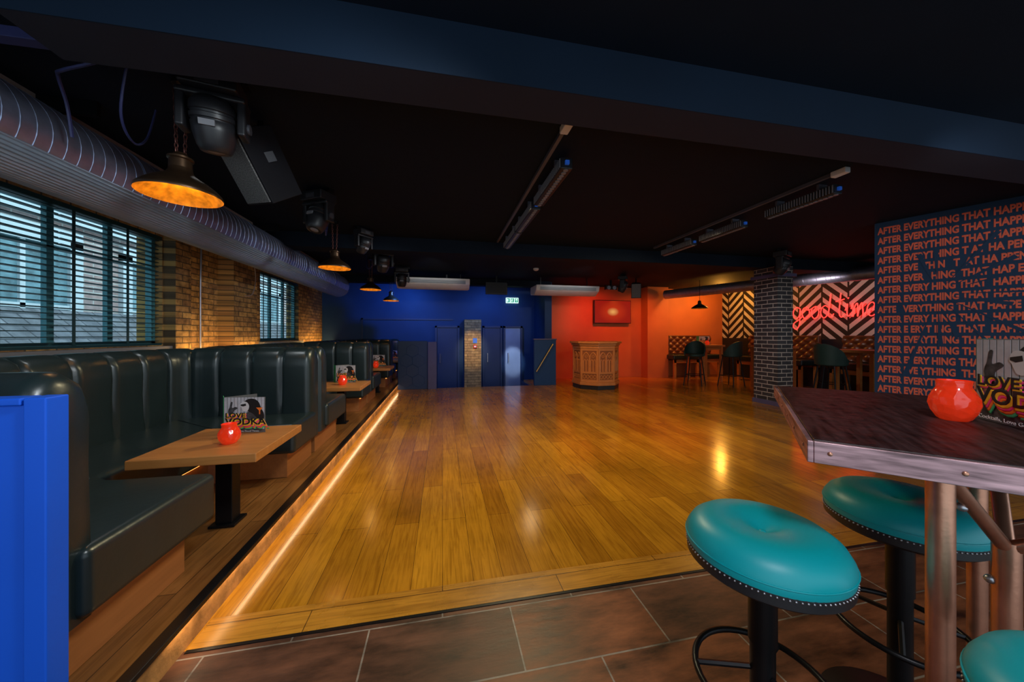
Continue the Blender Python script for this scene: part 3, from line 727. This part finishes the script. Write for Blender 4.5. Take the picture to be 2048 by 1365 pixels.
# ---------------------------------------------------------------- pulpit
pu=thing('pulpit','octagonal carved oak pulpit with gothic tracery arches','podium',(3.75,7.95,0),rz=math.radians(4))
def octo(r,z0,z1): return gprism([(r*math.cos(pi/8+k*pi/4),r*math.sin(pi/8+k*pi/4)) for k in range(8)],z0,z1)
mk('plinth',octo(.56,0,.10),'blackp',parent=pu,bevel=.005)
mk('body',octo(.54,.10,1.05),'pulpit_dark',parent=pu)
mk('base_moulding',[octo(.585,.10,.17),octo(.565,.17,.20)],'pulpit',parent=pu,bevel=.008)
mk('top_moulding',[octo(.57,.97,1.04),octo(.60,1.04,1.09),octo(.64,1.09,1.14)],'pulpit',parent=pu,bevel=.01)
ap=.54*math.cos(pi/8)
def arch(x0,x1,z0,zs,k=8):
    w=x1-x0; pts=[(x0,z0),(x0,zs)]
    for i in range(1,k+1):
        a=pi-i/k*(pi/3); pts.append((x1+w*math.cos(a),zs+w*math.sin(a)))
    for i in range(1,k+1):
        a=pi/3-i/k*(pi/3); pts.append((x0+w*math.cos(a),zs+w*math.sin(a)))
    pts.append((x1,z0)); return [(x,0,z) for x,z in pts]
for k in range(8):
    g=[]
    for x0 in (-.165,.005):
        g.append(gtube(arch(x0,x0+.16,.42,.74),.015,6))
        g.append(gtube(arch(x0+.02,x0+.075,.42,.66),.010,6)); g.append(gtube(arch(x0+.085,x0+.14,.42,.66),.010,6))
        g.append(gtube([(x0+.08+.028*math.cos(a*pi/6),0,.79+.028*math.sin(a*pi/6)) for a in range(12)],.009,6,True))
        for q in range(2):
            cx=x0+.04+q*.08
            g.append(gtube([(cx+.032*math.cos(a*pi/6)*(1+.25*math.cos(a*2*pi/3)),0,.3+.045*math.sin(a*pi/6)) for a in range(12)],.009,6,True))
    g.append(gbox(-.20,.20,-.014,.014,.375,.42)); g.append(gbox(-.20,.20,-.014,.014,.20,.235)); g.append(gbox(-.20,.20,-.014,.014,.92,.97))
    g.append(gbox(-.21,-.172,-.02,.02,.2,1.0)); g.append(gbox(.172,.21,-.02,.02,.2,1.0))
    a=k*pi/4
    mk('tracery_panel',g,'pulpit',parent=pu,loc=(ap*math.cos(a),ap*math.sin(a),0),rot=(0,0,a+pi/2),smooth=True)

# ---------------------------------------------------------------- neon sign
GL={'g':[[(.8,.9),(.5,1.02),(.15,.8),(.1,.35),(.4,.02),(.75,.3),(.85,.9),(.82,.2),(.75,-.5),(.45,-.9),(.1,-.7),(.2,-.35),(.9,.05),(1.1,.3)]],
'o':[[(.55,1),(.2,.85),(.08,.4),(.35,.0),(.72,.15),(.85,.6),(.6,.98),(.5,.8),(.8,.72),(1.1,.85)]],
'd':[[(.8,.85),(.5,1.0),(.15,.75),(.1,.3),(.4,.0),(.75,.3),(.95,1.0),(1.05,1.9),(.9,1.0),(.85,.2),(1.1,.05),(1.3,.3)]],
't':[[(.5,1.9),(.4,1.0),(.35,.3),(.55,.0),(.85,.25)],[(.05,1.25),(.8,1.4)]],
'i':[[(.1,.5),(.3,1.0),(.25,.4),(.35,.05),(.65,.3)],[(.34,1.4),(.38,1.5)]],
'm':[[(.05,.6),(.2,1.0),(.2,.0),(.35,.75),(.55,1.0),(.6,.6),(.58,.0),(.75,.75),(.95,1.0),(1.0,.5),(1.05,.05),(1.35,.3)]],
'e':[[(.05,.4),(.5,.5),(.7,.8),(.5,1.0),(.2,.8),(.12,.4),(.35,.02),(.7,.1),(.95,.4)]],
's':[[(0,.2),(.45,1.05),(.4,.75),(.65,.3),(.4,.0),(.1,.12)]]}
ns=thing('neon_sign','red neon handwriting sign reading good times on the patterned wall','sign',(8.93,7.20,1.70),rz=-pi/2)
x=0;k=.226
for ch,adv in (('g',.98),('o',.95),('o',.95),('d',1.45),('t',.78),('i',.55),('m',1.22),('e',.9),('s',.8)):
    mk('letter_'+ch,[gtube(catmull([((x+a)*k,-.06,b*k*1.28) for a,b in st_],6),.0105,8) for st_ in GL[ch]],'neon',parent=ns,smooth=True)
    x+=adv
mks('standoff',[gbox(a,a+.01,-.06,.06,.1,.11) for a in (.1,.6,1.2,1.7)],'black',ns)

# ---------------------------------------------------------------- far corner furniture
def gtuft(w,h,nx,nz,dep=.05):
    V=[];F=[];ax=nx*8;az=nz*8
    for j in range(az+1):
        for i in range(ax+1):
            u=i/ax*nx; v=j/az*nz
            d=abs(math.sin(pi*(u+v)))*abs(math.sin(pi*(u-v)))
            V.append((-w/2+w*i/ax,-dep*(d**.5),h*j/az))
    for j in range(az):
        for i in range(ax): a=j*(ax+1)+i; F.append((a,a+1,a+ax+2,a+ax+1))
    return V,F
def banq(loc,rz,w,label):
    t=thing('banquette',label,'bench',loc,rz,group='high banquettes in the far corner')
    mk('backrest_frame',gbox(-w/2,w/2,-.02,.08,.5,1.28),'brown_leather',parent=t,bevel=.02)
    mk('backrest',gx(gtuft(w-.04,.54,int(w/.22),3),loc=(0,-.02,.72)),'brown_leather',parent=t,smooth=True)
    mk('seat',gbox(-w/2,w/2,-.52,-.04,.56,.70),'leather',parent=t,bevel=.03)
    for sx in (-1,0,1):
        for yy in (-.45,.0):
            mk('leg',gbox(sx*(w/2-.08)-.035,sx*(w/2-.08)+.035,yy-.03,yy+.03,0,.55),'table_oak',parent=t)
    mk('front_rail',gbox(-w/2+.03,w/2-.03,-.48,-.44,.46,.55),'table_oak',parent=t)
banq((7.55,9.45,0),0,1.7,'tufted brown leather banquette against the orange wall')
banq((8.85,7.5,0),-pi/2,1.9,'tufted brown leather banquette under the neon sign')
banq((8.85,5.1,0),-pi/2,1.9,'tufted brown leather banquette under the patterned wall')
def htable(loc,label,w=.7,d=.7,h=1.02):
    t=thing('high_table',label,'table',loc,group='high tables in the far corner')
    mk('table_top',gbox(-w/2,w/2,-d/2,d/2,h-.05,h),'table_oak',parent=t,bevel=.006)
    for sx in (-1,1):
        for sy in (-1,1): mk('leg',gbox(sx*(w/2-.07)-.03,sx*(w/2-.07)+.03,sy*(d/2-.07)-.03,sy*(d/2-.07)+.03,0,h-.05),'table_oak',parent=t)
    mks('apron',[gbox(-w/2+.07,w/2-.07,-d/2+.06,-d/2+.08,h-.13,h-.05),gbox(-w/2+.07,w/2-.07,d/2-.08,d/2-.06,h-.13,h-.05)],'table_oak',t)
for l in ((7.2,8.3,0),(7.85,6.85,0),(7.7,4.9,0)): htable(l,'square oak high table in the far corner')
def bchair(loc,rz,label,m='green_velvet'):
    t=thing('bar_chair',label,'chair',loc,rz,group='bar chairs in the far corner')
    mk('seat',gx(gcyl(.21,.74,.81,28)),m,parent=t,bevel=.02)
    V=[];F=[];n=16
    for i in range(n+1):
        a=-pi*.05+ (pi*1.1)*i/n
        hh=.81+.33*math.sin(max(0,min(pi,a)))**.5 if 0<a<pi else .84
        for r,z in ((.20,.76),(.22,hh),(.25,hh),(.235,.76)): V.append((r*math.cos(a),r*math.sin(a),z))
    for i in range(n):
        for j in range(4): F.append((i*4+j,i*4+(j+1)%4,(i+1)*4+(j+1)%4,(i+1)*4+j))
    F+= [(0,1,2,3),(n*4+3,n*4+2,n*4+1,n*4)]
    mk('backrest',(V,F),m,parent=t,smooth=True)
    for sx in (-1,1):
        for sy in (-1,1): mk('leg',gtube([(sx*.13,sy*.13,.75),(sx*.21,sy*.21,0)],.013,8),'black',parent=t,smooth=True)
    mk('footrest',gtube([(.18,.18,.27),(-.18,.18,.27),(-.18,-.18,.27),(.18,-.18,.27)],.009,6,True),'black',parent=t)
bchair((6.38,7.7,0),-.9,'dark green velvet bar chair beside a high table')
bchair((7.15,7.35,0),.2+pi,'dark green velvet bar chair pulled to a high table')
bchair((8.1,5.75,0),.8,'dark green velvet bar chair near the patterned partition')
bchair((6.9,4.9,0),1.6,'dark green velvet bar chair behind the brick pillar')
copy_thing(c0,(7.2,8.2,1.022),label='round red glass candle jar on a high oak table')
copy_thing(c0,(7.85,6.85,1.022),label='round red glass candle jar on a high oak table')
copy_thing(m0,(7.15,8.45,1.022),math.radians(-30)); copy_thing(m0,(7.75,7.05,1.022),math.radians(-30))
pd=thing('pendant_lamp','bronze pendant lamp on a cord in the far corner','lamp',(6.7,7.9,2.0))
mk('lamp_shade',glathe([(.2,0),(.19,.03),(.12,.08),(.05,.12),(.04,.2),(0,.22)],40),'bronze',parent=pd,smooth=True)
mk('shade_interior',glathe([(.195,.003),(.18,.02),(.115,.06),(.04,.1),(0,.1)],40),'gold_in',parent=pd,smooth=True)
mk('cord',gtube([(0,0,.2),(0,0,CZ-2.0)],.006,6),'black',parent=pd)

# ---------------------------------------------------------------- bar table + stools
bt=thing('bar_table','high dark wooden table with riveted steel edge and copper tube legs','table',(1.532,.695,0),rz=math.radians(44.4))
a,b=.524,.45
mk('table_top',gbox(-a+.012,a-.012,-b+.012,b-.012,1.004,1.053),'darktop',parent=bt,bevel=.003)
mk('edge_band',[gbox(-a,a,-b,-b+.0115,1.0,1.051),gbox(-a,a,b-.0115,b,1.0,1.051),gbox(-a,-a+.0115,-b+.0115,b-.0115,1.0,1.051),gbox(a-.0115,a,-b+.0115,b-.0115,1.0,1.051)],'band',parent=bt,bevel=.002)
for i in range(5): mk('rivet',gsph(.0048,(-a-.001,-b+.07+i*(2*b-.11)/4,1.026),12,6,(.5,1,1)),'copper',parent=bt,smooth=True)
for i in range(6): mk('rivet',gsph(.0048,(-a+.06+i*(2*a-.12)/5,b+.001,1.026),12,6,(1,.5,1)),'copper',parent=bt,smooth=True)
legs=[(-.434,.217,1.002),(-.274,.066,.82),(.172,-.05,1.002),(.36,-.28,1.002)]
for x,y,h in legs: mk('leg',gtube([(x,y,0),(x,y,h)],.022,20),'copper',parent=bt,smooth=True)
for p0 in ((-.42,.20,.985),(-.41,-.12,1.0),(-.10,.02,1.0)): mk('brace',gtube([p0,(-.274,.066,.80)],.014,14),'copper',parent=bt,smooth=True)
mks('bolt',[gsph(.010,(-.37,.165,.91),10,6),gsph(.010,(-.274,.090,.72),10,6),gsph(.010,(.16,-.026,.75),10,6)],'silver',bt,smooth=True)

def stool(loc,label,rz=0):
    t=thing('bar_stool',label,'stool',loc,rz,group='turquoise bar stools')
    prof=[(0,.752),(.007,.754),(.025,.764),(.055,.774),(.09,.780),(.125,.780),(.152,.772),(.174,.756),(.187,.734),(.190,.716),(.187,.702)]
    mk('seat_cushion',glathe(prof+[(0,.702)],72),'teal',parent=t,smooth=True)
    mk('seat_piping',gtube([(.1895*math.cos(i*pi/32),.1895*math.sin(i*pi/32),.722) for i in range(64)],.002,6,True),'teal',parent=t,smooth=True)
    mk('seat_rim',glathe([(0,.703),(.187,.703),(.187,.675),(.175,.665),(0,.665)],64),'blackp',parent=t,smooth=True)
    mk('nailhead_trim',[gsph(.0026,(.188*math.cos(2*pi*i/100),.188*math.sin(2*pi*i/100),.697),6,4) for i in range(100)],'silver',parent=t,kind='stuff',smooth=True)
    mk('seat_button',gsph(.009,(0,0,.754),12,6,(1,1,.5)),'teal',parent=t,smooth=True)
    mk('post',[gcyl(.030,.02,.5,28),gcyl(.034,.45,.67,28)],'black',parent=t,smooth=True)
    R=.165; g=[gtube([(R*math.cos(i*pi/24),R*math.sin(i*pi/24),.34) for i in range(48)],.009,8,True)]
    for k in range(3):
        an=k*2*pi/3+.5; g.append(gtube([(.03*math.cos(an),.03*math.sin(an),.37),(R*math.cos(an),R*math.sin(an),.34)],.007,6))
    mk('footrest',g,'black',parent=t,smooth=True)
    mk('base',glathe([(0,0),(.20,0),(.20,.012),(.12,.02),(.04,.035),(0,.035)],56),'black',parent=t,smooth=True)
    return t
s0=stool((.871,.79,0),'round turquoise vinyl bar stool with nailhead trim on a black post')
copy_thing(s0,(1.479,.848,0),1.1,label='round turquoise vinyl bar stool tucked under the high table')
copy_thing(s0,(.985,.264,0),2.3,label='round turquoise vinyl bar stool beside the copper table leg')

# ---------------------------------------------------------------- outside
ob=thing('neighbouring_building','brick building across the street seen through the blinds','building',(-9,6,0))
mk('facade',gbox(-.5,0,-14,30,-4,9),'brick_out',parent=ob)
for k in range(11):
    y=-12+k*3.6
    w=mk('facade_window',gbox(.0,.05,y,y+1.9,.6,3.4),'outglass',parent=ob)
    mk('window_surround',[gbox(0,.12,y-.3,y,.4,3.6),gbox(0,.12,y+1.9,y+2.2,.4,3.6),gbox(0,.12,y-.3,y+2.2,3.4,3.8),gbox(0,.16,y-.3,y+2.2,.2,.6),gbox(0,.1,y+.9,y+1.0,.6,3.4),gbox(0,.1,y,y+1.9,1.9,2.0)],'concrete',parent=w)
mk('stone_band',gbox(0,.2,-14,30,4.0,4.5),'concrete',parent=ob)
lb=thing('low_outbuilding','low slate-roofed outbuilding in the street below the windows','building',(-6.8,0,0))
mk('walls',gbox(-1.0,.9,3.0,22,-4,.75),'concrete',parent=lb)
mk('roof',([(1.0,2.8,.7),(1.0,22.2,.7),(-.1,22.2,1.75),(-.1,2.8,1.75),(-1.2,2.8,.7),(-1.2,22.2,.7)],[(0,1,2,3),(3,2,5,4),(0,3,4),(1,5,2),(0,4,5,1)]),'slate',parent=lb)
gr=mk('ground',gbox(-12,-3.6,-8,36,-4.1,-4.0),'concrete',kind='structure')

# ---------------------------------------------------------------- lights
light('step_led','AREA',(-1.028,5.7,.118),5.5,(1,.68,.38),8.3,rot=(0,0,pi/2),sy=.012)
for yy_,ll,pw in ((5.8,1.9,10),(9.3,1.4,6)):
    o=light('ledge_led','AREA',(-2.94,yy_,1.04),pw,(1,.58,.18),ll,sy=.04)
    d=Vector((-.85,0,.52)).normalized(); xx=Vector((0,1,0)); zz=-d; yy=zz.cross(xx)
    o.rotation_euler=Matrix((xx,yy,zz)).transposed().to_euler()
light('blue_wash','SPOT',(-.85,8.7,2.45),85,(.06,.24,1),.04,spot=140,blend=.9,target=(-1.2,10.1,1.5))
light('blue_wash','SPOT',(1.3,8.75,2.45),55,(.06,.24,1),.04,spot=140,blend=.9,target=(1.3,10.1,1.3))
light('blue_wash','SPOT',(.3,6.6,2.5),50,(.07,.26,1),.04,spot=80,blend=.9,target=(.8,8.8,.8))
light('pier_fill','SPOT',(.86,7.7,2.3),210,(1,.74,.45),.04,spot=24,blend=.8,target=(.86,9.9,.9))  # added warm spot that brightens the brick pier
light('door_fill','SPOT',(2.0,7.7,2.3),260,(.80,.88,1),.04,spot=16,blend=.6,target=(2.07,10.0,.55))  # extra spot put in to lift the pale door
light('unit_fill','SPOT',(-.2,5.8,2.5),30,(1,1,1),.03,spot=40,blend=.8,target=(-.2,8.0,2.48))  # this and the next: white spots added to lift the air conditioners
light('unit_fill','SPOT',(3.0,5.8,2.5),30,(1,1,1),.03,spot=40,blend=.8,target=(3.05,8.0,2.40))
light('orange_wash','SPOT',(4.2,8.2,2.45),95,(1,.05,.015),.04,spot=120,blend=1,target=(4.4,9.6,1.2))
light('orange_wash','SPOT',(5.6,8.3,2.5),60,(1,.20,.02),.04,spot=110,blend=1,target=(5.9,9.6,1.1))
light('orange_wash','SPOT',(7.2,8.1,2.6),85,(1,.36,.08),.04,spot=120,blend=.9,target=(7.2,9.6,1.1))
light('amber_wash','POINT',(8.0,8.6,2.45),48,(1,.42,.06),.05)
light('neon_fill','POINT',(8.3,6.9,2.3),4,(1,.04,.02),.05)  # added red point strengthening the sign's glow on floor and wall
light('mural_wash','SPOT',(7.2,5.5,2.2),30,(1,.74,.68),.04,spot=100,blend=.8,target=(9,6.2,1.9))
light('pillar_wash','SPOT',(4.3,3.8,2.6),55,(.9,.95,1),.05,spot=50,blend=.9,target=(6.0,5.3,1.2))
light('pulpit_fill','SPOT',(2.6,6.0,2.6),70,(1,.44,.14),.05,spot=40,blend=.9,target=(3.75,7.95,.6))  # added front fill that brings out the tracery
light('floor_wash','SPOT',(3.4,3.7,2.58),105,(1,.78,.44),.12,spot=150,blend=.9,target=(3.0,4.8,0))
light('floor_wash','SPOT',(.83,3.6,2.58),175,(1,.84,.48),.12,spot=150,blend=.9,target=(.4,3.3,0))
light('floor_wash','SPOT',(1.8,6.9,2.6),50,(1,.66,.34),.12,spot=140,blend=.9,target=(1.8,6.9,0))
light('table_fill','SPOT',(.3,-.4,2.5),70,(.95,.95,1),.15,spot=110,blend=.9,target=(1.4,.95,.8))  # cool fill added for the near table and stools
light('mural_light','SPOT',(2.6,1.0,2.4),60,(1,.9,.9),.1,spot=70,blend=.9,target=(5.7,2.8,1.5))
light('booth_fill','SPOT',(.4,.7,2.45),105,(.88,.96,1),.15,spot=95,blend=.9,target=(-1.8,2.7,.6))  # added fill from the camera side, gives the leather highlights
light('booth_top_fill','SPOT',(-1.75,2.9,2.6),22,(.9,.97,1),.12,spot=110,blend=.9,target=(-1.8,2.6,.6))  # fill put in overhead to brighten the dark booth seats
light('booth_fill','SPOT',(.3,4.4,2.5),75,(.9,.95,1),.12,spot=95,blend=.9,target=(-2.0,5.4,.7))  # second added fill, for the farther booths
light('partition_light','SPOT',(-.5,-.4,2.3),25,(.7,.85,1),.1,spot=50,blend=.9,target=(-1.5,1.2,.7))

w=bpy.data.worlds.new('World'); S.world=w; w.use_nodes=True
bg=w.node_tree.nodes['Background']; bg.inputs[0].default_value=(.74,.89,1,1); bg.inputs[1].default_value=1.2
light('daylight_sun','SUN',(-4,6,12),2.8,(.95,.98,1),.05,target=(-13,6.5,3))

cam=bpy.data.cameras.new('Camera'); cam.lens=12; cam.sensor_width=36; cam.shift_y=-.0061; cam.clip_start=.02; cam.clip_end=200
co=bpy.data.objects.new('Camera',cam); C.objects.link(co); co.location=(0,0,1.3); co.rotation_euler=(pi/2,0,math.radians(-11.51))
S.camera=co
